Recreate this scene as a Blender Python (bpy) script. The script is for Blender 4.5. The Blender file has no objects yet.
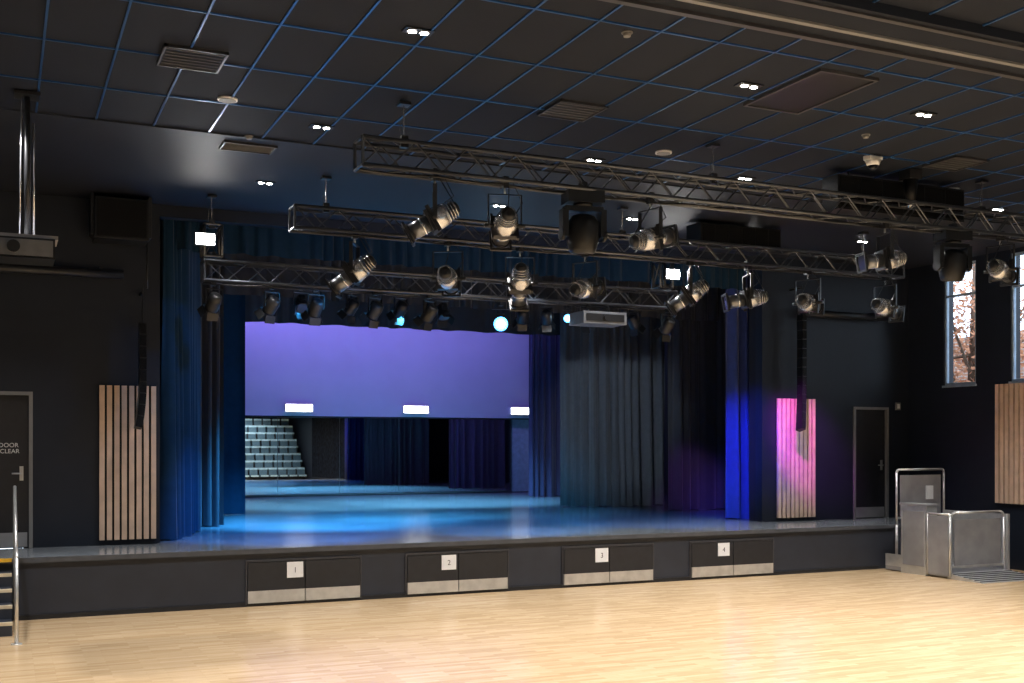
import bpy, math, random
from mathutils import Vector, Matrix
random.seed(4)
D=bpy.data
sc=bpy.context.scene
col=sc.collection

# ------------------------------------------------------------------ materials
def mat(name,c,rough=.5,metal=0,var=.15,scale=8,bump=0,emit=None,es=0,spec=.5,bscale=None,sheen=0):
    m=D.materials.new(name);m.use_nodes=True
    n=m.node_tree.nodes;l=m.node_tree.links;b=n['Principled BSDF']
    b.inputs['Roughness'].default_value=rough;b.inputs['Metallic'].default_value=metal
    b.inputs['Specular IOR Level'].default_value=spec
    if sheen: b.inputs['Sheen Weight'].default_value=sheen
    tc=n.new('ShaderNodeTexCoord');no=n.new('ShaderNodeTexNoise');no.inputs['Scale'].default_value=scale
    no.inputs['Detail'].default_value=4
    l.new(tc.outputs['Object'],no.inputs['Vector'])
    r=n.new('ShaderNodeValToRGB');l.new(no.outputs['Fac'],r.inputs['Fac'])
    r.color_ramp.elements[0].position=.3;r.color_ramp.elements[1].position=.7
    r.color_ramp.elements[0].color=(*[x*(1-var) for x in c],1)
    r.color_ramp.elements[1].color=(*[min(1,x*(1+var)) for x in c],1)
    l.new(r.outputs['Color'],b.inputs['Base Color'])
    if bump:
        n2=n.new('ShaderNodeTexNoise');n2.inputs['Scale'].default_value=bscale or scale*6
        l.new(tc.outputs['Object'],n2.inputs['Vector'])
        bp=n.new('ShaderNodeBump');bp.inputs['Strength'].default_value=bump;bp.inputs['Distance'].default_value=.02
        l.new(n2.outputs['Fac'],bp.inputs['Height']);l.new(bp.outputs['Normal'],b.inputs['Normal'])
    if emit:
        b.inputs['Emission Color'].default_value=(*emit,1);b.inputs['Emission Strength'].default_value=es
    return m

M={}
M['wall']=mat('black_wall_paint',(.010,.014,.024),.5,var=.1,scale=2,bump=.05,spec=.35)
M['stagewall']=mat('stage_black',(.010,.010,.013),.8,var=.1)
M['fascia']=mat('stage_fascia_paint',(.020,.024,.035),.5,var=.12,scale=3)
M['hatch']=mat('hatch_panel',(.014,.015,.019),.4)
M['hframe']=mat('hatch_frame',(.04,.04,.045),.4)
M['edge']=mat('stage_edge_trim',(.06,.065,.075),.4)
M['tile']=mat('ceiling_tile',(.011,.0145,.024),.8,var=.08,scale=1.2,bump=.1,bscale=60,spec=.2)
M['soffit']=mat('soffit_paint',(.014,.017,.026),.6,var=.06,scale=1,spec=.3)
M['grid']=mat('ceiling_grid_metal_bluelit',(.02,.085,.26),.32,metal=.3,var=.05)  # blue stage light reflected off the bars is put into the base colour
M['black']=mat('black_metal',(.016,.017,.02),.4,metal=.2)
M['truss']=mat('truss_metal',(.085,.093,.108),.35,metal=.7)
M['chrome']=mat('lamp_housing_metal',(.62,.64,.68),.24,metal=.8,scale=20)
M['dark']=mat('lamp_barrel_metal',(.20,.21,.23),.28,metal=.75)
M['lens']=mat('lens_glass',(.05,.06,.09),.05,spec=1)
M['plastic']=mat('black_plastic',(.007,.008,.010),.38,spec=.35)
M['grille']=mat('speaker_grille',(.004,.005,.007),.8,scale=60,var=.5,bump=.6,bscale=120,spec=.2)
M['white']=mat('white_plastic',(.75,.75,.75),.4,var=.03)
M['steel']=mat('stainless_steel',(.62,.62,.61),.38,metal=.75,scale=6,var=.12)
M['steeld']=mat('brushed_steel_panel',(.34,.34,.35),.45,metal=.5,scale=3,var=.15)
M['devgrey']=mat('device_grey',(.13,.14,.16),.4)
M['frame']=mat('grey_door_frame',(.18,.18,.18),.5,var=.06)
M['alu']=mat('window_aluminium',(.32,.42,.54),.4,metal=.2)
M['slat']=mat('timber_slat',(.64,.46,.34),.55,var=.12,scale=5)
M['yellow']=mat('yellow_nosing',(.8,.45,.03),.5)
M['cream']=mat('pale_nosing',(.62,.52,.36),.5)
M['teal']=mat('velour_teal',(.006,.028,.058),.9,sheen=.08,var=.1,spec=.2)
M['velk']=mat('velour_black',(.026,.029,.038),.85,sheen=.25,var=.1)
M['velg']=mat('velour_grey',(.050,.057,.070),.85,sheen=.2,var=.1)
M['vel_bluelit']=mat('velour_blue_lit',(.02,.045,.20),.8,sheen=.3,var=.1)  # cloth colour carries the blue spotlight, painted in besides the beam
M['vel_purplelit']=mat('velour_purple_lit',(.055,.04,.12),.8,sheen=.3,var=.1)  # purple stage light on this leg is painted into the cloth colour
M['cyc']=mat('cyclorama_cloth',(.62,.58,.70),.85,var=.03,scale=1.5)
M['pale']=mat('pale_wall_panel',(.45,.5,.6),.7)
M['lampw']=mat('lamp_emitter_white',(1,1,1),.5,emit=(1,.98,.95),es=70)
M['lampb']=mat('lamp_emitter_blue',(.3,.6,1),.5,emit=(.06,.42,1),es=9)
M['lampc']=mat('lamp_emitter_core',(1,1,1),.5,emit=(.6,.85,1),es=80)
M['led']=mat('led_panel',(1,1,1),.5,emit=(.95,.97,1),es=8)
M['seat']=mat('seat_fabric',(.08,.15,.20),.7)
M['seatp']=mat('seat_shell',(.40,.60,.70),.4)
M['ply']=mat('seating_deck',(.02,.02,.024),.6)
M['acou']=mat('acoustic_panel',(.012,.015,.022),1.0,var=.8,scale=5,bump=.5,spec=0)
M['leaf']=mat('autumn_leaf',(.55,.24,.12),.7,var=.5,scale=3)
M['bark']=mat('bark',(.2,.14,.1),.9)

mm=D.materials.new('mirror_glass');mm.use_nodes=True;b=mm.node_tree.nodes['Principled BSDF']
b.inputs['Base Color'].default_value=(.82,.88,.92,1);b.inputs['Metallic'].default_value=1;b.inputs['Roughness'].default_value=.01
M['mirror']=mm
gm=D.materials.new('window_glass');gm.use_nodes=True;b=gm.node_tree.nodes['Principled BSDF']
b.inputs['Base Color'].default_value=(.9,.95,1,1);b.inputs['Transmission Weight'].default_value=1;b.inputs['Roughness'].default_value=0;b.inputs['IOR'].default_value=1.02
M['glass']=gm

def woodfloor():
    m=D.materials.new('hall_timber_floor');m.use_nodes=True
    n=m.node_tree.nodes;l=m.node_tree.links;b=n['Principled BSDF']
    tc=n.new('ShaderNodeTexCoord')
    br=n.new('ShaderNodeTexBrick');br.offset=.37;br.offset_frequency=2
    br.inputs['Scale'].default_value=1;br.inputs['Brick Width'].default_value=.5;br.inputs['Row Height'].default_value=.07
    br.inputs['Mortar Size'].default_value=.001;br.inputs['Bias'].default_value=0
    br.inputs['Color1'].default_value=(.66,.485,.295,1);br.inputs['Color2'].default_value=(.53,.37,.205,1)
    br.inputs['Mortar'].default_value=(.44,.30,.17,1)
    l.new(tc.outputs['Object'],br.inputs['Vector'])
    mp=n.new('ShaderNodeMapping');mp.inputs['Scale'].default_value=(1.2,22,1);l.new(tc.outputs['Object'],mp.inputs['Vector'])
    no=n.new('ShaderNodeTexNoise');no.inputs['Scale'].default_value=2.5;no.inputs['Detail'].default_value=5;l.new(mp.outputs['Vector'],no.inputs['Vector'])
    r=n.new('ShaderNodeValToRGB');r.color_ramp.elements[0].position=.3;r.color_ramp.elements[0].color=(.84,.82,.79,1)
    r.color_ramp.elements[1].position=.7;r.color_ramp.elements[1].color=(1.06,1.06,1.06,1);l.new(no.outputs['Fac'],r.inputs['Fac'])
    mx=n.new('ShaderNodeMixRGB');mx.blend_type='MULTIPLY';mx.inputs['Fac'].default_value=1
    l.new(br.outputs['Color'],mx.inputs['Color1']);l.new(r.outputs['Color'],mx.inputs['Color2'])
    l.new(mx.outputs['Color'],b.inputs['Base Color'])
    b.inputs['Roughness'].default_value=.2
    return m
M['wood']=woodfloor()
M['stagefl']=mat('stage_floor_vinyl',(.17,.19,.21),.19,var=.2,scale=1.3,bump=.02,bscale=3)
def brick():
    m=D.materials.new('neighbour_brick');m.use_nodes=True
    n=m.node_tree.nodes;l=m.node_tree.links;b=n['Principled BSDF']
    tc=n.new('ShaderNodeTexCoord')
    sx=n.new('ShaderNodeSeparateXYZ');cb=n.new('ShaderNodeCombineXYZ')
    l.new(tc.outputs['Object'],sx.inputs[0]);l.new(sx.outputs['Y'],cb.inputs['X']);l.new(sx.outputs['Z'],cb.inputs['Y'])
    br=n.new('ShaderNodeTexBrick');br.inputs['Scale'].default_value=1;br.inputs['Brick Width'].default_value=.24;br.inputs['Row Height'].default_value=.086
    br.inputs['Mortar Size'].default_value=.010
    br.inputs['Color1'].default_value=(.42,.16,.09,1);br.inputs['Color2'].default_value=(.62,.38,.28,1);br.inputs['Mortar'].default_value=(.6,.56,.52,1)
    l.new(cb.outputs[0],br.inputs['Vector']);l.new(br.outputs['Color'],b.inputs['Base Color']);b.inputs['Roughness'].default_value=.9
    return m
M['brick']=brick()

# ------------------------------------------------------------------ mesh builder
class MB:
    def __init__(s): s.v=[];s.f=[];s.m=[];s.sm=[];s.mats=[]
    def mi(s,k):
        if k not in s.mats: s.mats.append(k)
        return s.mats.index(k)
    def face(s,idx,k,smooth=False): s.f.append(idx);s.m.append(s.mi(k));s.sm.append(smooth)
    def box(s,x0,x1,y0,y1,z0,z1,k,R=None,o=None):
        b=len(s.v)
        for z in (z0,z1):
            for x,y in ((x0,y0),(x1,y0),(x1,y1),(x0,y1)):
                p=Vector((x,y,z))
                if R is not None: p=R@p
                if o is not None: p=p+Vector(o)
                s.v.append(p)
        for q in ((0,3,2,1),(4,5,6,7),(0,1,5,4),(1,2,6,5),(2,3,7,6),(3,0,4,7)): s.face([b+i for i in q],k)
    def cyl(s,p1,p2,r1,k,r2=None,seg=10,cap=True,k2=None):
        p1=Vector(p1);p2=Vector(p2);r2=r1 if r2 is None else r2
        d=(p2-p1).normalized();u=d.orthogonal().normalized();w=d.cross(u)
        b=len(s.v)
        for p,r in ((p1,r1),(p2,r2)):
            for i in range(seg):
                a=2*math.pi*i/seg;s.v.append(p+u*(r*math.cos(a))+w*(r*math.sin(a)))
        for i in range(seg):
            j=(i+1)%seg;s.face([b+i,b+j,b+seg+j,b+seg+i],k,seg>6)
        if cap:
            s.face([b+i for i in range(seg)][::-1],k);s.face([b+seg+i for i in range(seg)],k2 or k)
    def lathe(s,c,d,prof,k,seg=20,k2=None):
        c=Vector(c);d=Vector(d).normalized();u=d.orthogonal().normalized();w=d.cross(u);b=len(s.v);n=len(prof)
        for a,r in prof:
            for i in range(seg):
                t=2*math.pi*i/seg;s.v.append(c+d*a+u*(r*math.cos(t))+w*(r*math.sin(t)))
        for q in range(n-1):
            for i in range(seg):
                j=(i+1)%seg;s.face([b+q*seg+i,b+q*seg+j,b+(q+1)*seg+j,b+(q+1)*seg+i],k,True)
        s.face([b+i for i in range(seg)][::-1],k);s.face([b+(n-1)*seg+i for i in range(seg)],k2 or k)
    def tube(s,pts,r,k,seg=8):
        for a,b in zip(pts[:-1],pts[1:]): s.cyl(a,b,r,k,seg=seg)
    def make(s,name,parent=None,bevel=0):
        me=D.meshes.new(name);me.from_pydata([tuple(v) for v in s.v],[],s.f);me.update()
        for k in s.mats: me.materials.append(M[k])
        for i,p in enumerate(me.polygons): p.material_index=s.m[i];p.use_smooth=s.sm[i]
        o=D.objects.new(name,me);col.objects.link(o)
        if parent: o.parent=parent
        if bevel:
            bm=o.modifiers.new('bevel','BEVEL');bm.width=bevel;bm.segments=2;bm.limit_method='ANGLE'
        return o
def B(name,x0,x1,y0,y1,z0,z1,k,bevel=0):
    b=MB();b.box(x0,x1,y0,y1,z0,z1,k);return b.make(name,bevel=bevel)

# ------------------------------------------------------------------ room
XL,XR,YB,YP,ZC=-1.8,16.65,-10.0,17.1,5.8
B('floor',XL-.2,XR+.2,YB-.2,15.64,-.1,0,'wood')
B('wall_left',XL-.2,XL,YB-.2,YP+.2,0,ZC+.2,'wall')
B('wall_back',XL,XR,YB-.2,YB,0,ZC+.2,'wall')
b=MB()
W=[(15.39,16.17),(13.82,14.60),(12.25,13.03)]
ys=[YP,16.17,15.39,14.60,13.82,13.03,12.25,YB-.2]
b.box(XR,XR+.25,YB-.2,YP,0,3.4,'wall');b.box(XR,XR+.25,YB-.2,YP,5.72,ZC+.2,'wall')
for i in range(0,8,2): b.box(XR,XR+.25,ys[i+1],ys[i],3.4,5.72,'wall')
b.make('wall_right')
for i,(y0,y1) in enumerate(W):
    b=MB();x0,x1=XR+.03,XR+.09;t=.045
    b.box(x0,x1,y0,y0+t,3.4,5.72,'alu');b.box(x0,x1,y1-t,y1,3.4,5.72,'alu')
    b.box(x0,x1,y0+t,y1-t,3.4,3.4+t,'alu');b.box(x0,x1,y0+t,y1-t,5.67,5.72,'alu')
    b.box(x0,x1,y0+t,y1-t,5.1,5.14,'alu')
    b.box(x0+.025,x0+.035,y0+t,y1-t,3.45,5.67,'glass')
    b.box(XR-.03,XR+.03,y0-.02,y1+.02,3.36,3.4,'alu')
    b.make('window_%d'%(i+1))
B('neighbouring_brick_building',24,28,8,34,-.1,5.2,'brick')
B('ground_outside',XR+.25,40,-5,40,-.2,-.1,'steeld')
def tree(cx,cy,n,seed):
    R_=random.Random(seed);b=MB()
    b.cyl((cx,cy,-.1),(cx,cy,3.2),.13,'bark',r2=.1,seg=8)
    for i in range(14):
        a=R_.uniform(0,6.28);rr=R_.uniform(.8,1.6);b.cyl((cx,cy,R_.uniform(2.6,4.5)),(cx+rr*math.cos(a),cy+rr*math.sin(a),R_.uniform(4.2,6.8)),.045,'bark',r2=.012,seg=5)
    b.cyl((cx,cy,3.2),(cx+.1,cy,6.6),.1,'bark',r2=.02,seg=8)
    for i in range(n):
        while 1:
            v=Vector((R_.uniform(-1,1),R_.uniform(-1,1),R_.uniform(-1,1)))
            if v.length<1: break
        p=Vector((cx+v.x*1.7,cy+v.y*1.7,4.8+v.z*2.0))
        u=Vector((R_.uniform(-1,1),R_.uniform(-1,1),R_.uniform(-1,1))).normalized();w_=u.orthogonal().normalized();s=R_.uniform(.05,.09)
        q=len(b.v);b.v+=[p-u*s,p+w_*s*.6,p+u*s,p-w_*s*.6];b.face([q,q+1,q+2,q+3],'leaf')
    b.make('autumn_tree')
tree(20.3,18.9,3400,1);tree(21.2,22.2,1800,2)
# proscenium wall
PL,PR=2.14,13.03
b=MB();b.box(.42,PL,YP,YP+.2,.8,ZC,'wall');b.box(-.62,.42,YP,YP+.2,3.0,ZC,'wall');b.box(XL,-.62,YP,YP+.2,.8,ZC,'wall');b.box(-.62,.42,YP+.12,YP+.2,.8,3.0,'wall');b.make('wall_proscenium_left')
b=MB();b.box(PR,15.22,YP,YP+.2,.8,ZC,'wall');b.box(15.22,16.11,YP,YP+.2,3.0,ZC,'wall');b.box(16.11,XR,YP,YP+.2,.8,ZC,'wall')
b.box(15.22,16.11,YP+.12,YP+.2,.8,3.0,'wall');b.make('wall_proscenium_right')
B('wall_proscenium_header',PL,PR,YP,YP+.2,5.62,7.6,'wall')
B('wall_wing_front_right',PR,17.7,YP+.2,YP+.4,.8,7.6,'stagewall')
B('wall_wing_front_left',.1,PL,YP+.2,YP+.4,.8,7.6,'stagewall')
# ceiling
b=MB();b.box(XL-.2,XR+.2,YB-.2,12.95,ZC,ZC+.1,'tile');b.make('ceiling')
b=MB();b.box(XL-.2,XR+.2,12.95,YP+.2,ZC-.005,ZC+.1,'soffit')
b.box(XL,XR,12.9,12.98,ZC-.02,ZC+.02,'soffit');b.make('ceiling_soffit')
b=MB()
x=XL+.35
xs=[];
while x<XR: xs.append(x);x+=.6
y=12.95
yy=[]
while y>-4: yy.append(y);y-=1.2
for x in xs: b.box(x-.010,x+.010,-4,12.9,ZC-.012,ZC+.01,'grid')
for y in yy[1:]: b.box(XL,XR,y-.010,y+.010,ZC-.0125,ZC+.01,'grid')
b.make('ceiling_grid')
b=MB()
b.box(XL,XR,6.9,7.58,ZC-.08,ZC,'tile')
b.box(XL,XR,7.50,7.56,ZC-.11,ZC-.08,'hframe')
b.box(XL,XR,7.28,7.33,ZC-.10,ZC-.08,'frame')
b.box(XL,XR,6.95,7.0,ZC-.10,ZC-.08,'hframe')
b.make('operable_wall_track_beam')

# stage
b=MB()
b.box(XL,XR,15.64,YP,0,.74,'fascia')
b.box(XL,XR,15.60,YP,.74,.80,'stagefl')
b.box(XL,XR,15.585,15.60,.735,.802,'edge')
b.make('stage_apron')
b=MB()
b.box(.3,17.5,YP,31.2,0,.74,'stagewall')
b.box(.3,17.5,YP,31.2,.74,.80,'stagefl')
b.make('stage_deck_floor')
B('baseboard_stage',.2,14.5,15.62,15.645,0,.06,'black')
B('wall_wing_left',.1,.3,YP+.4,31.4,.8,7.6,'stagewall')
B('wall_wing_right',17.5,17.7,YP+.4,31.4,.8,7.6,'stagewall')
B('wall_upstage',.3,17.5,31.2,31.4,.8,7.6,'stagewall')
B('ceiling_stage_house',.1,17.7,YP,31.4,7.6,7.7,'stagewall')

# under-stage hatches
for i,(x0,x1,xp) in enumerate([(3.12,4.75,3.79),(5.46,7.10,6.12),(8.06,9.71,8.74),(10.45,12.13,11.09)]):
    b=MB();xm=(x0+x1)/2;y=15.60
    b.box(x0,x1,y+.01,y+.04,.62,.645,'hframe');b.box(x0-.02,x0,y+.01,y+.04,.03,.645,'hframe');b.box(x1,x1+.02,y+.01,y+.04,.03,.645,'hframe')
    for a,c in ((x0+.01,xm-.006),(xm+.006,x1-.01)):
        b.box(a,c,y,y+.04,.215,.61,'hatch');b.box(a,c,y-.004,y+.04,.045,.215,'steel')
    b.box(xp-.115,xp+.115,y-.012,y,.38,.60,'white')
    o=b.make('understage_storage_hatch')
    cu=D.curves.new('number','FONT');cu.body=str(i+1);cu.size=.11;cu.align_x='CENTER'
    t=D.objects.new('number_label',cu);col.objects.link(t);t.location=(xp,y-.014,.45);t.rotation_euler=(math.pi/2,0,0);cu.materials.append(M['black']);t.parent=o

# doors
def door(name,x0,x1,txt=None):
    b=MB();z0,z1=.8,3.0;t=.05;y=YP
    b.box(x0,x0+t,y-.03,y+.1,z0,z1,'frame');b.box(x1-t,x1,y-.03,y+.1,z0,z1,'frame');b.box(x0+t,x1-t,y-.03,y+.1,z1-t,z1,'frame')
    b.box(x0+t,x1-t,y+.03,y+.08,z0+.005,z1-t,'hatch')
    b.box(x0+t+.02,x1-t-.02,y+.024,y+.03,z0+.02,z0+.22,'steeld')
    b.box(x1-t-.12,x1-t-.07,y+.02,y+.03,1.75,1.95,'steel')
    b.tube([(x1-t-.1,y+.03,1.85),(x1-t-.1,y-.03,1.85),(x1-t-.22,y-.03,1.85)],.011,'steel')
    o=b.make(name)
    if txt:
        cu=D.curves.new('sign','FONT');cu.body=txt;cu.size=.085;cu.align_x='CENTER'
        t_=D.objects.new('sign_text',cu);col.objects.link(t_);t_.location=((x0+x1)/2+.12,y+.02,2.22);t_.rotation_euler=(math.pi/2,0,0);cu.materials.append(M['white']);t_.parent=o
door('door_1',-.62,.42,'FIRE DOOR\nKEEP CLEAR');door('door_2',15.22,16.11)
b=MB();b.box(16.3,16.42,YP-.03,YP,2.95,3.1,'frame');b.box(16.33,16.39,YP-.04,YP-.03,2.98,3.07,'white');b.make('wall_control_box')

def slats(name,a0,a1,z0,z1,n,axis='x',p=YP):
    b=MB();w=(a1-a0)/(n-.32)
    if axis=='x':
        b.box(a0,a1,p-.025,p,z0,z1,'plastic')
        for i in range(n): b.box(a0+i*w,a0+i*w+w*.68,p-.075,p-.02,z0,z1,'slat')
    else:
        b.box(p-.025,p,a0,a1,z0,z1,'plastic')
        for i in range(n): b.box(p-.075,p-.02,a0+i*w,a0+i*w+w*.68,z0,z1,'slat')
    b.make(name)
slats('timber_slat_panel',1.30,2.08,.88,3.11,8)
slats('timber_slat_panel',13.35,14.23,.87,3.13,9)
slats('timber_slat_panel',13.6,14.88,1.19,3.36,12,'y',XR)
b=MB()
for i in range(11): b.box(16.58,16.65,-2+1.2*i+.02,-2+1.2*i+1.18,.4,5.2,'acou')
b.make('acoustic_wall_panelling')

# ------------------------------------------------------------------ curtains
def curtain(name,pts,z0,z1,k,amp=.07,wl=.24,seed=0,back=0):
    P=[Vector((p[0],p[1],0)) for p in pts];L=[0]
    for a,c in zip(P[:-1],P[1:]): L.append(L[-1]+(c-a).length)
    T=L[-1];n=int(T/.022)+2;nz=12
    ph=[];a=0
    for i in range(n):
        a+=2*math.pi*(T/(n-1))/wl*(1+.45*math.sin(i*.11+seed)+.25*math.sin(i*.037+2*seed));ph.append(a)
    b=MB()
    for j in range(nz+1):
        f=j/nz;z=z0+(z1-z0)*f
        for i in range(n):
            s_=T*i/(n-1);q=0
            while q<len(L)-2 and s_>L[q+1]: q+=1
            d=(P[q+1]-P[q]).normalized();p=P[q]+d*(s_-L[q]);nn=Vector((-d.y,d.x,0))
            A=amp*(.65+.35*math.sin(i*.05+seed*1.7))*(1.1-.45*f)
            o=A*math.sin(ph[i]+.35*math.sin(f*3+seed))+.35*A*math.sin(2.1*ph[i]+1+f)
            zz=z+(.012*math.sin(ph[i]*.5) if j==0 else 0)
            v=p+nn*o+d*(.3*A*math.cos(ph[i]));v.z=zz;b.v.append(v)
    for j in range(nz):
        for i in range(n-1):
            q=j*n+i;b.face([q,q+1,q+n+1,q+n],k,True)
    return b.make(name)
SZ=.815
curtain('house_curtain',[(2.28,17.5),(2.72,18.3),(3.05,19.3)],SZ,5.95,'teal',.11,.27,1)
curtain('masking_leg_curtain',[(1.2,20.2),(3.62,20.2)],SZ,6.2,'velk',.08,.22,2)
curtain('masking_leg_curtain',[(1.6,23.5),(4.66,23.5)],SZ,6.4,'teal',.10,.26,3)
curtain('masking_leg_curtain',[(12.85,18.0),(14.3,18.0)],SZ,5.95,'vel_bluelit',.11,.24,4)
curtain('masking_leg_curtain',[(13.32,20.8),(15.2,20.8)],SZ,6.2,'velk',.11,.24,5)
curtain('traveller_curtain',[(11.92,23.3),(12.6,22.9),(14.6,22.9)],SZ,6.4,'velg',.15,.27,6)
curtain('masking_leg_curtain',[(13.38,28.0),(15.4,28.0)],SZ,6.6,'vel_purplelit',.10,.26,7)
curtain('valance_curtain',[(2.45,17.55),(12.95,17.55)],5.22,6.2,'teal',.06,.28,8)
curtain('border_curtain',[(1.0,20.5),(15.5,20.5)],4.98,6.6,'velk',.05,.3,9)
curtain('border_curtain',[(1.0,24.1),(16.0,24.1)],4.90,7.0,'velk',.02,.4,10)
b=MB();b.box(3.5,15.4,30.95,30.97,3.06,7.0,'cyc');b.cyl((3.4,30.96,7.02),(15.5,30.96,7.02),.03,'black');b.cyl((3.5,30.96,3.05),(15.4,30.96,3.05),.02,'black')
for x in (4,9.5,15): b.cyl((x,30.96,7.02),(x,30.96,7.6),.01,'black')
b.make('cyclorama_screen')
b=MB()
x=3.5
while x<14.2:
    x1=min(x+1.78,14.22);b.box(x+.006,x1-.006,31.08,31.1,.86,3.02,'mirror');x+=1.78
b.box(3.45,14.25,31.1,31.14,.82,3.05,'frame');b.make('wall_mirror')
B('pale_wall_panel',14.3,15.6,31.1,31.18,.82,3.05,'pale')
for x in (7.6,11.06,14.5):
    b=MB();b.box(x-.4,x+.4,30.80,30.94,3.17,3.40,'white');b.box(x-.37,x+.37,30.785,30.80,3.19,3.38,'led');b.make('wall_led_batten')

# ------------------------------------------------------------------ trusses
def truss(b,p0,p1,w=.28,k='truss',step=.28,r=.024):
    p0=Vector(p0);p1=Vector(p1);d=(p1-p0);L=d.length;d.normalize()
    up=Vector((0,0,1)) if abs(d.z)<.9 else Vector((0,1,0))
    s=d.cross(up).normalized();u=s.cross(d).normalized();h=w/2
    C=[s*h+u*h,s*h-u*h,-s*h-u*h,-s*h+u*h]
    for c in C: b.cyl(p0+c,p1+c,r,k,seg=8)
    n=max(1,int(L/step))
    for e in range(4):
        c0,c1=C[e],C[(e+1)%4]
        for i in range(n):
            a=p0+d*(L*i/n);c=p0+d*(L*(i+1)/n)
            if i%2: b.cyl(a+c1,c+c0,r*.42,k,seg=5,cap=False)
            else: b.cyl(a+c0,c+c1,r*.42,k,seg=5,cap=False)
    for q in (0,1): 
        for e in range(4): b.cyl((p1 if q else p0)+C[e],(p1 if q else p0)+C[(e+1)%4],r*.7,k,seg=6)
    if L>2:
        pts=[p0+d*(L*i/(2*n))+u*(-h-.02-.02*abs(math.sin(i*.55)))+s*(.05*math.sin(i*.23)) for i in range(2*n+1)]
        b.tube(pts,.012,'black',seg=5)
def hang(b,x,y,z0,z1=ZC-.025):
    b.cyl((x,y,z0),(x,y,z1),.008,'chrome',seg=6);b.cyl((x-.04,y,z0),(x-.04,y,z1-.2),.005,'chrome',seg=5)
    b.box(x-.06,x+.06,y-.06,y+.06,z1-.03,z1,'black');b.box(x-.04,x+.04,y-.03,y+.03,z0-.02,z0+.1,'black')
b=MB();truss(b,(3.30,10.9,5.2),(14.8,10.9,5.2))
for x in (3.78,7.6,11.9): hang(b,x,10.9,5.33)
b.make('lighting_truss')
b=MB();truss(b,(3.45,14.36,5.2),(13.75,14.36,5.2))
for x in (3.9,8.4,13.0): hang(b,x,14.36,5.33)
b.make('lighting_truss')
b=MB();truss(b,(2.6,16.1,4.7),(10.4,16.1,4.7),step=.29)
truss(b,(2.72,16.1,4.9),(2.72,16.1,5.35),w=.24);truss(b,(10.2,16.1,4.9),(10.2,16.1,5.35),w=.24)
for x in (2.72,10.2): hang(b,x,16.1,5.33)
b.make('lighting_truss')
for y,z in ((18.9,4.98),(26,6.0)):
    b=MB();b.cyl((3.4,y,z),(12.5,y,z),.025,'black')
    for x in (3.6,6.5,9.5,12.3): b.cyl((x,y,z),(x,y,7.6),.005,'black',seg=5)
    b.make('lighting_batten_pipe')

# ------------------------------------------------------------------ luminaires
def profile(x,y,z,yaw,pitch,s=1.0,lens='lens',name='profile_spotlight',body='chrome'):
    b=MB();o=Vector((x,y,z))
    R=Matrix.Rotation(-yaw,3,'Z')@Matrix.Rotation(-pitch,3,'X')
    Ry=Matrix.Rotation(-yaw,3,'Z')
    c=o+Vector((0,0,-.40*s))
    b.box(-.03*s,.03*s,-.04*s,.04*s,-.02*s,.10*s,'black',o=o);b.cyl(o+Vector((0,0,-.08*s)),o,.012*s,'steel',seg=8)
    w=.17*s
    b.box(-w,w,-.02*s,.02*s,-.09*s,-.08*s,'black',Ry,o)
    for q in (-1,1): b.box(q*w-.006*s,q*w+.006*s,-.02*s,.02*s,-.42*s,-.08*s,'black',Ry,o);b.cyl(c+Ry@Vector((q*w*.7,0,0)),c+Ry@Vector((q*(w+.04*s),0,0)),.022*s,'black',seg=10)
    def P(v): return c+R@Vector(v)
    dd=R@Vector((0,1,0))
    b.lathe(c,dd,[(-.27*s,.03*s),(-.26*s,.06*s),(-.22*s,.075*s),(-.16*s,.08*s)],'black',16)
    for i in range(4): yy=(-.23+.03*i)*s;b.cyl(P((0,yy,0)),P((0,yy+.008*s,0)),(.09+.006*i)*s,'chrome',seg=16)
    b.lathe(c,dd,[(-.14*s,.08*s),(-.11*s,.115*s),(.0*s,.125*s),(.04*s,.11*s)],'chrome',12)
    b.box(-.12*s,.12*s,-.0*s,.07*s,-.115*s,.115*s,'black',R,c)
    for q in (-1,1): b.box(q*.13*s-.012*s,q*.13*s+.012*s,.0,.04*s,-.14*s,.14*s,'black',R,c)
    b.cyl(P((0,.06*s,0)),P((0,.27*s,0)),.085*s,'dark',seg=16)
    b.cyl(P((0,.13*s,0)),P((0,.15*s,0)),.094*s,'chrome',seg=16)
    b.cyl(P((0,.27*s,0)),P((0,.30*s,0)),.10*s,'black',seg=16,k2=lens)
    for q in ((-.11,.11,.09,.115),(-.11,.11,-.115,-.09),(-.115,-.09,-.11,.11),(.09,.115,-.11,.11)):
        b.box(q[0]*s,q[1]*s,.29*s,.315*s,q[2]*s,q[3]*s,'black',R,c)
    b.cyl(P((0,-.25*s,.04*s)),o+Vector((.05,0,.02)),.006,'black',seg=5)
    b.tube([P((.1*s,-.02*s,.1*s)),o+Vector((.2*s,0,-.15*s)),o+Vector((.08,0,.08))],.005,'black',seg=5)
    return b.make(name)
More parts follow.
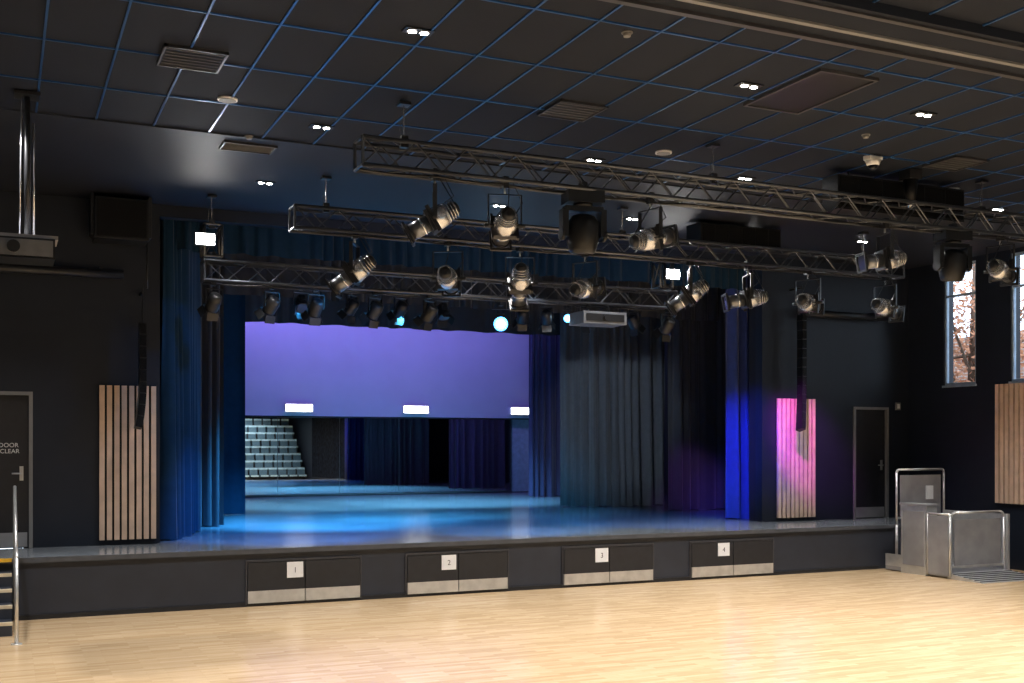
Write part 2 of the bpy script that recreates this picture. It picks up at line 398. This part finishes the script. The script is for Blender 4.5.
def fresnel(x,y,z,yaw,pitch,s=1.0,lens='lens',name='fresnel_spotlight',barn=True):
    b=MB();o=Vector((x,y,z));R=Matrix.Rotation(-yaw,3,'Z')@Matrix.Rotation(-pitch,3,'X');Ry=Matrix.Rotation(-yaw,3,'Z');c=o+Vector((0,0,-.26*s))
    b.box(-.03*s,.03*s,-.04*s,.04*s,-.02*s,.1*s,'black',o=o);w=.13*s
    b.box(-w,w,-.02*s,.02*s,-.07*s,-.06*s,'black',Ry,o)
    for q in (-1,1): b.box(q*w-.005*s,q*w+.005*s,-.02*s,.02*s,-.28*s,-.06*s,'black',Ry,o)
    def P(v): return c+R@Vector(v)
    b.lathe(c,R@Vector((0,1,0)),[(-.14*s,.05*s),(-.12*s,.09*s),(-.02*s,.105*s),(.10*s,.10*s),(.13*s,.105*s)],'black',16)
    b.box(-.05*s,.05*s,-.1*s,.04*s,.08*s,.125*s,'black',R,c)
    b.cyl(P((0,.13*s,0)),P((0,.135*s,0)),(.09 if barn else .095)*s,lens,seg=20)
    if not barn: b.cyl(P((0,.135*s,0)),P((0,.14*s,0)),.05*s,'lampc',seg=16)
    if barn:
      for a in range(4):
        q=R@Matrix.Rotation(a*math.pi/2,3,'Y')
        base=c+q@Vector((0,.13*s,.1*s));qq=q@Matrix.Rotation(.5,3,'X')
        b.box(-.09*s,.09*s,0,.12*s,-.003,.003,'black',qq,base)
    return b.make(name)
def movinghead(x,y,z,yaw=0,pitch=1.2,s=1.0):
    b=MB();o=Vector((x,y,z));Ry=Matrix.Rotation(-yaw,3,'Z');R=Ry@Matrix.Rotation(-pitch,3,'X')
    b.box(-.03*s,.03*s,-.04*s,.04*s,0,.1*s,'black',o=o)
    b.box(-.19*s,.19*s,-.13*s,.13*s,-.12*s,0,'plastic',Ry,o)
    b.cyl(o+Vector((0,0,-.15*s)),o+Vector((0,0,-.12*s)),.1*s,'plastic',seg=16)
    b.box(-.2*s,.2*s,-.06*s,.06*s,-.20*s,-.15*s,'plastic',Ry,o)
    for q in (-1,1):
        b.box(q*.2*s-.03*s,q*.2*s+.03*s,-.07*s,.07*s,-.46*s,-.18*s,'plastic',Ry,o)
        b.cyl(o+Ry@Vector((q*.2*s,0,-.42*s)),o+Ry@Vector((q*.235*s,0,-.42*s)),.075*s,'plastic',seg=16)
    c=o+Vector((0,0,-.42*s))
    b.lathe(c,R@Vector((0,1,0)),[(-.20*s,.05*s),(-.18*s,.11*s),(-.13*s,.15*s),(-.05*s,.165*s),(.08*s,.16*s),(.14*s,.145*s),(.19*s,.125*s),(.20*s,.10*s)],'plastic',24,'lens')
    return b.make('moving_head_light')
r=math.radians
ZT=5.02
for x,yaw,p in ((4.12,r(-70),r(30)),(4.92,r(15),r(20)),(6.74,r(80),r(-12)),(10.22,r(-75),r(8)),(12.24,r(70),r(10))): profile(x,10.9,ZT,yaw,p,1.05)
movinghead(5.87,10.9,ZT+.03,r(10),r(82),1.1);movinghead(11.38,10.9,ZT+.03,r(10),r(82),1.05)
for x,yaw,p in ((4.29,r(-60),r(35)),(5.62,r(30),r(10)),(6.72,r(20),r(48)),(7.77,r(60),r(-10)),(9.59,r(-60),r(35)),(10.67,r(-70),r(10)),(11.85,r(60),r(5)),(13.47,r(75),r(12))): profile(x,14.36,ZT,yaw,p,1.2)
for x in (2.75,3.57,4.22,5.13,6.0,10.3): fresnel(x,16.1,4.52,r(random.uniform(-30,30)),r(45),.95)
for i,(x,p) in enumerate(((4.7,40),(5.6,50),(6.5,40),(7.3,60),(8.9,45),(9.4,50),(10.2,40),(11.3,50))): fresnel(x,18.9,4.93,r(180 if i%3==0 else 15*(i-3)),r(p),1.0,lens='lens')
fresnel(8.45,18.9,4.86,r(180+24),r(10),1.35,lens='lampb',name='blue_wash_light',barn=False)
fresnel(9.85,18.9,4.88,r(180+27),r(10),.8,lens='lampb',name='blue_wash_light',barn=False)
for x in (2.6,10.28):
    b=MB();y=15.93;z=5.12
    b.box(x-.14,x+.14,y-.03,y+.05,z-.09,z+.09,'black');b.box(x-.125,x+.125,y-.036,y-.03,z-.075,z+.075,'lampw')
    b.box(x-.01,x+.01,y+.05,y+.15,z-.01,z+.01,'black');b.make('led_floodlight')
b=MB();b.box(8.55,9.35,15.85,16.35,4.22,4.42,'devgrey');b.box(8.6,9.3,15.84,15.85,4.26,4.38,'black');b.cyl((8.75,16.1,4.42),(8.75,16.1,4.56),.015,'black');b.cyl((9.15,16.1,4.42),(9.15,16.1,4.56),.015,'black')
b.cyl((8.95,15.79,4.32),(8.95,15.84,4.32),.045,'black',seg=16,k2='lens')
b.make('truss_projector')

# speakers
def slab(x0,x1,y0,y1,z0,z1):
    b=MB();b.box(x0,x1,y0,y1,z0,z1,'plastic');b.box(x0+.03,x1-.03,y0-.012,y0,z0+.03,z1-.03,'grille')
    n=6
    for i in range(1,n): xx=x0+(x1-x0)*i/n;b.box(xx-.006,xx+.006,y0-.018,y0,z0+.02,z1-.02,'plastic')
    for xx in (x0+.3,x1-.3): b.cyl((xx,(y0+y1)/2,z1),(xx,(y0+y1)/2,ZC-.02),.012,'black')
    b.make('hanging_speaker_cabinet',bevel=.01)
slab(9.68,11.85,11.15,11.45,5.26,5.70);slab(9.95,11.5,14.6,15.0,5.42,5.74)
b=MB();b.box(1.2,1.92,16.5,17.0,5.14,5.72,'plastic');b.box(1.23,1.89,16.485,16.5,5.17,5.69,'grille');b.box(1.15,1.2,16.6,16.9,5.2,5.78,'black');b.box(1.92,1.97,16.6,16.9,5.2,5.78,'black');b.make('wall_speaker_cabinet',bevel=.01)
def linearray(x,y,ztop,n,h,sgn):
    b=MB();z=ztop;yy=y;a=0;xx=x
    b.cyl((x,y,ztop),(x,y,ztop+.5),.01,'black',seg=6);b.cyl((x,y,ztop+.45),(x,YP-.002,ztop+.45),.02,'black',seg=6)
    for i in range(n):
        a=max(0,(i-n*.5))*.055
        R=Matrix.Rotation(a*sgn,3,'Y')@Matrix.Rotation(-a,3,'X')
        b.box(-.05,.05,-.08,.08,-h,0,'plastic',R,(xx,yy,z));b.box(-.042,.042,-.088,-.08,-h+.01,-.01,'grille',R,(xx,yy,z))
        d=R@Vector((0,0,-h-.004));xx+=d.x;yy+=d.y;z+=d.z
    b.make('line_array_speaker')
linearray(1.86,16.75,4.0,9,.165,1);linearray(13.68,16.75,4.75,13,.17,1)
b=MB();b.cyl((1.92,16.75,4.5),(1.92,16.75,5.13),.014,'black');b.make('speaker_cable_conduit')
for x0,x1,z in ((XL+.1,1.62,4.70),(13.85,15.95,4.76)):
    b=MB();b.cyl((x0,16.95,z),(x1,16.95,z),.065,'black',seg=14)
    for xx in (x0+.3,x1-.3): b.box(xx-.02,xx+.02,16.95,YP-.001,z-.03,z+.1,'black')
    b.make('roller_screen_casing')
b=MB();b.box(-.02,.50,12.0,12.5,4.10,4.30,'plastic');b.box(.0,.48,11.99,12.0,4.12,4.28,'devgrey');b.cyl((.12,11.93,4.2),(.12,12.0,4.2),.06,'black',seg=16,k2='lens')
b.box(-.05,.53,12.05,12.45,4.30,4.34,'steeld');b.cyl((.25,12.25,4.34),(.25,12.25,ZC-.02),.03,'black');b.cyl((.31,12.25,4.34),(.31,12.25,ZC-.3),.012,'chrome');b.cyl((.18,12.25,4.34),(.20,12.25,ZC-.02),.008,'chrome')
b.box(.13,.37,12.13,12.37,ZC-.045,ZC-.015,'black');b.make('ceiling_projector')

# ceiling fittings
def vent(x,y,w=.56,d=.56):
    b=MB();h=w/2;e=d/2;z=ZC-.03
    b.box(x-h,x+h,y-e,y+e,ZC-.018,ZC-.012,'plastic')
    b.box(x-h,x+h,y-e,y-e+.02,z,ZC,'hframe');b.box(x-h,x+h,y+e-.02,y+e,z,ZC,'hframe');b.box(x-h,x-h+.02,y-e,y+e,z,ZC,'hframe');b.box(x+h-.02,x+h,y-e,y+e,z,ZC,'hframe')
    n=7
    for i in range(1,n): yy=y-e+d*i/n;b.box(x-h+.03,x+h-.03,-.012,.012,-.002,.002,'frame',Matrix.Rotation(.7,3,'X'),(0,yy,z+.012))
    b.make('ceiling_air_vent')
vent(1.6,10.5);vent(5.5,10.45);vent(10.9,10.4);vent(2.68,13.35,.62,.36)
b=MB();b.box(7.05,7.7,8.35,9.5,ZC-.016,ZC,'plastic');b.box(7.02,7.05,8.32,9.53,ZC-.03,ZC,'hframe');b.box(7.7,7.73,8.32,9.53,ZC-.03,ZC,'hframe');b.box(7.05,7.7,8.32,8.35,ZC-.03,ZC,'hframe');b.box(7.05,7.7,9.5,9.53,ZC-.03,ZC,'hframe');b.make('ceiling_access_hatch')
for x,y in ((2.12,11.6),(7.3,11.5),(12.0,11.5)):
    b=MB();b.cyl((x,y,ZC-.02),(x,y,ZC),.10,'white',seg=24);b.cyl((x,y,ZC-.026),(x,y,ZC-.02),.085,'frame',seg=24);b.make('ceiling_speaker')
for x,y in ((2.6,12.9),(9.0,9.9),(4.9,8.3)):
    b=MB();b.cyl((x,y,ZC-.01),(x,y,ZC),.05,'frame',seg=16);b.cyl((x,y,ZC-.04),(x,y,ZC-.01),.03,'frame',r2=.04,seg=16);b.make('smoke_detector')
b=MB();x,y=9.75,10.6;b.box(x-.1,x+.1,y-.06,y+.06,ZC-.05,ZC,'white');b.cyl((x,y,ZC-.12),(x,y,ZC-.05),.07,'white',r2=.1,seg=16);b.cyl((x,y,ZC-.17),(x,y,ZC-.12),.03,'plastic',r2=.07,seg=16);b.make('ceiling_security_camera')
b=MB();x,y=10.65,10.9
b.box(x-.1,x+.1,y-.1,y+.1,5.66,5.78,'black');b.cyl((x,y,5.36),(x,y,5.66),.06,'plastic',r2=.1);b.cyl((x,y,5.3),(x,y,5.4),.03,'chrome');b.make('chain_hoist')

def light(kind,name,loc,target,energy,color,size=.1,angle=90,blend=.6,parent=None):
    L=D.lights.new(name,kind);L.energy=energy;L.color=color
    if kind=='SPOT': L.spot_size=r(angle);L.spot_blend=blend;L.shadow_soft_size=size
    elif kind=='AREA': L.shape='RECTANGLE';L.size=size[0];L.size_y=size[1]
    o=D.objects.new(name,L);col.objects.link(o);o.location=loc
    d=Vector(target)-Vector(loc);o.rotation_euler=d.to_track_quat('-Z','Y').to_euler()
    if parent: o.parent=parent
    return o
WARM=(1,.97,.95)
for y in (15.05,12.15,9.0,5.4,2.4,-.8,-4.5,-7.6):
    for x in (-.3,3.25,6.7,8.98,11.3,13.6):
            b=MB()
            b.box(x-.13,x+.13,y-.065,y+.065,ZC-.017,ZC-.006,'black')
            for q in (-.055,.055): b.cyl((x+q,y,ZC-.022),(x+q,y,ZC-.012),.05,'frame',seg=16);b.cyl((x+q,y,ZC-.026),(x+q,y,ZC-.018),.034,'lampw',seg=16)
            o=b.make('recessed_downlight')
            e=640 if y<13 else 260
            light('SPOT','downlight_lamp',(x,y,ZC-.05),(x,y,0),e,WARM,.06,110 if y<13 else 90,.7,parent=o)

# stage lighting
for x,y,tx,ty,e,c,a in (
  (4.5,18.9,5.5,20.5,5600,(.05,.42,1),80),(6.5,18.9,8,23,6500,(.08,.55,1),78),(10.2,18.9,10,22,5200,(.10,.52,1),75),
  (6,25,7.5,26.5,4200,(.18,.62,1),78),(10,25,10.5,26.5,4200,(.18,.6,1),78)):
    light('SPOT','stage_wash_lamp',(x,y,4.6 if y<20 else 5.9),(tx,ty,.8),e,c,.1,a,.8)
for x,y,tx,ty,e,c,a in ((8.9,18.9,10.0,22.0,9000,(.9,.70,1),20),(7.3,18.9,7.2,21.5,4200,(.25,.8,1),24),(5.6,18.9,5.6,23.0,4200,(.25,.7,1),24),(9.4,18.9,8.4,25.5,4200,(.4,.85,1),20)):
    light('SPOT','profile_pool_lamp',(x,y,4.6),(tx,ty,.8),e,c,.03,a,.2)
def beam(x,y,tx,ty,tz,e,c,a,bl=.8): light('SPOT','spotlight_beam',(x,y,4.55),(tx,ty,tz),e,c,.05,a,bl)
beam(4.3,14.75,4.2,17.9,.8,2600,(.04,.28,1),56)
beam(7.77,14.75,8.0,18.2,.8,2200,(.06,.38,1),60)
beam(10.67,14.75,11.2,18.2,.8,1300,(.06,.3,1),50)
beam(10.0,14.75,13.4,18.0,1.9,2700,(.04,.055,1),30,1)
beam(11.85,14.75,13.95,17.1,2.35,950,(.85,.07,1),28)
beam(6.7,14.75,13.1,22.9,2.9,1700,(.75,.85,.95),26)
beam(5.6,14.75,2.6,18,3,330,(.05,.35,.9),50)
beam(9.6,14.75,13.9,20.8,1.4,1200,(.5,.2,.95),14,1)
light('AREA','valance_wash_lamp',(7.5,16.3,5.45),(7.5,17.6,5.5),8,(.2,.45,1),(8,.1))
light('AREA','cyc_wash_lamp',(9,28.8,6.9),(9.5,31,3.4),200,(.29,.20,1),(11,.3))
for x in (2.6,10.28): light('SPOT','flood_lamp',(x,15.86,5.12),(x,13,2),90,(1,1,1),.08,140,.5)

# ------------------------------------------------------------------ retractable seating (seen in mirror)
b=MB()
for i in range(8):
    y1=-2.6-.5*i;zt=.05+.42*i
    b.box(4,16.5,y1-.5,y1,0,zt+.02,'ply')
    for j in range(22):
        x=4.3+.56*j+(.0 if i%2 else .14)
        b.box(x-.22,x+.22,y1-.45,y1-.02,zt+.36,zt+.44,'seat')
        b.box(-.225,.225,-.03,.03,0,.44,'seat',Matrix.Rotation(.2,3,'X'),(x,y1-.42,zt+.40))
        b.box(-.225,.225,-.04,.045,.36,.47,'seatp',Matrix.Rotation(.2,3,'X'),(x,y1-.42,zt+.40))
        b.box(x-.22,x+.22,y1-.05,y1,zt+.36,zt+.45,'seatp')
        b.box(x-.03,x+.03,y1-.3,y1-.2,zt,zt+.38,'ply')
b.make('retractable_seating_bank')

# ------------------------------------------------------------------ stairs at left
b=MB()
for n in range(1,5):
    z=.8-.16*n;y0=15.58-.3*n
    b.box(XL+.02,.13,y0,y0+.3,0,z,'fascia');b.box(XL+.02,.135,y0-.004,y0+.05,z-.035,z+.004,'cream')
b.box(XL+.02,.135,15.565,15.583,.76,.806,'yellow')
b.make('stage_stairs')
b=MB();X=.17
b.tube([(X,13.75,.0),(X,13.75,.98),(X,14.3,1.05),(X,15.5,1.72),(X,15.5,.02)],.02,'steel')
b.cyl((X,14.6,.0),(X,14.6,1.2),.018,'steel')
b.cyl((X,13.75,0),(X,13.75,.012),.06,'steel',seg=16);b.make('stair_handrail')

# ------------------------------------------------------------------ platform lift
b=MB()
b.box(14.48,14.72,14.45,15.05,.0,1.2,'steel');b.box(14.46,14.74,14.43,15.07,1.2,1.23,'steeld');b.box(14.472,14.48,14.5,15.0,.15,1.1,'steeld')
b.box(14.46,14.50,13.95,14.40,.05,1.05,'steeld');b.tube([(14.48,13.93,.03),(14.48,13.93,1.08),(14.48,14.42,1.08),(14.48,14.42,.03)],.018,'steel')
b.box(14.5,15.95,14.0,15.45,.02,.09,'steeld');b.box(14.5,14.55,14.0,15.45,.09,.3,'steel');b.box(15.9,15.95,14.0,15.45,.09,1.05,'steel')
c0=len(b.v);b.v+= [Vector(p) for p in ((14.5,13.25,.005),(15.9,13.25,.005),(15.9,14.0,.09),(14.5,14.0,.09),(14.5,13.25,0),(15.9,13.25,0),(15.9,14.0,0),(14.5,14.0,0))]
for q in ((0,1,2,3),(7,6,5,4),(0,4,5,1),(1,5,6,2),(2,6,7,3),(3,7,4,0)): b.face([c0+i for i in q],'steel')
for i in range(6):
    yy=13.31+i*.115;zz=.01+(yy-13.25)/.75*.085
    b.box(14.52,15.88,yy,yy+.03,zz-.005,zz+.006,'hframe')
def hoop(x0,x1,y,z0,z1,rad,k='steel',rr=.022):
    pts=[(x0,y,z0)]
    for i in range(7): a=math.pi-math.pi/2*i/6;pts.append((x0+rad+rad*math.cos(a),y,z1-rad+rad*math.sin(a)))
    for i in range(7): a=math.pi/2-math.pi/2*i/6;pts.append((x1-rad+rad*math.cos(a),y,z1-rad+rad*math.sin(a)))
    pts.append((x1,y,z0));b.tube(pts,rr,k,10)
hoop(14.62,15.86,14.05,.09,1.1,.1);b.box(14.7,15.78,14.045,14.055,.2,.98,'steeld');b.box(14.64,15.84,14.04,14.06,.16,.2,'steel')
hoop(14.85,16.0,15.54,.75,1.80,.06);b.box(14.93,15.92,15.535,15.545,.95,1.70,'steeld');b.box(14.87,15.98,15.53,15.55,.90,.94,'steel')
for xx in (14.85,16.0): b.cyl((xx,15.54,.02),(xx,15.54,.8),.025,'steel')
b.box(15.55,15.72,15.52,15.54,1.25,1.5,'white')
b.make('wheelchair_platform_lift')

# ------------------------------------------------------------------ world & camera
w=D.worlds.new('world');sc.world=w;w.use_nodes=True;bg=w.node_tree.nodes['Background']
bg.inputs['Color'].default_value=(.72,.86,1,1);bg.inputs['Strength'].default_value=3.5
cam=D.cameras.new('camera');co=D.objects.new('camera',cam);col.objects.link(co);sc.camera=co
co.location=(0,0,2.25);co.rotation_euler=(math.pi/2,0,-math.atan(1115/2428))
cam.sensor_width=36;cam.lens=1115/1024*36;cam.shift_y=103.5/1024;cam.clip_end=200
sc.view_settings.view_transform='Standard'
sc.view_settings.exposure=.08
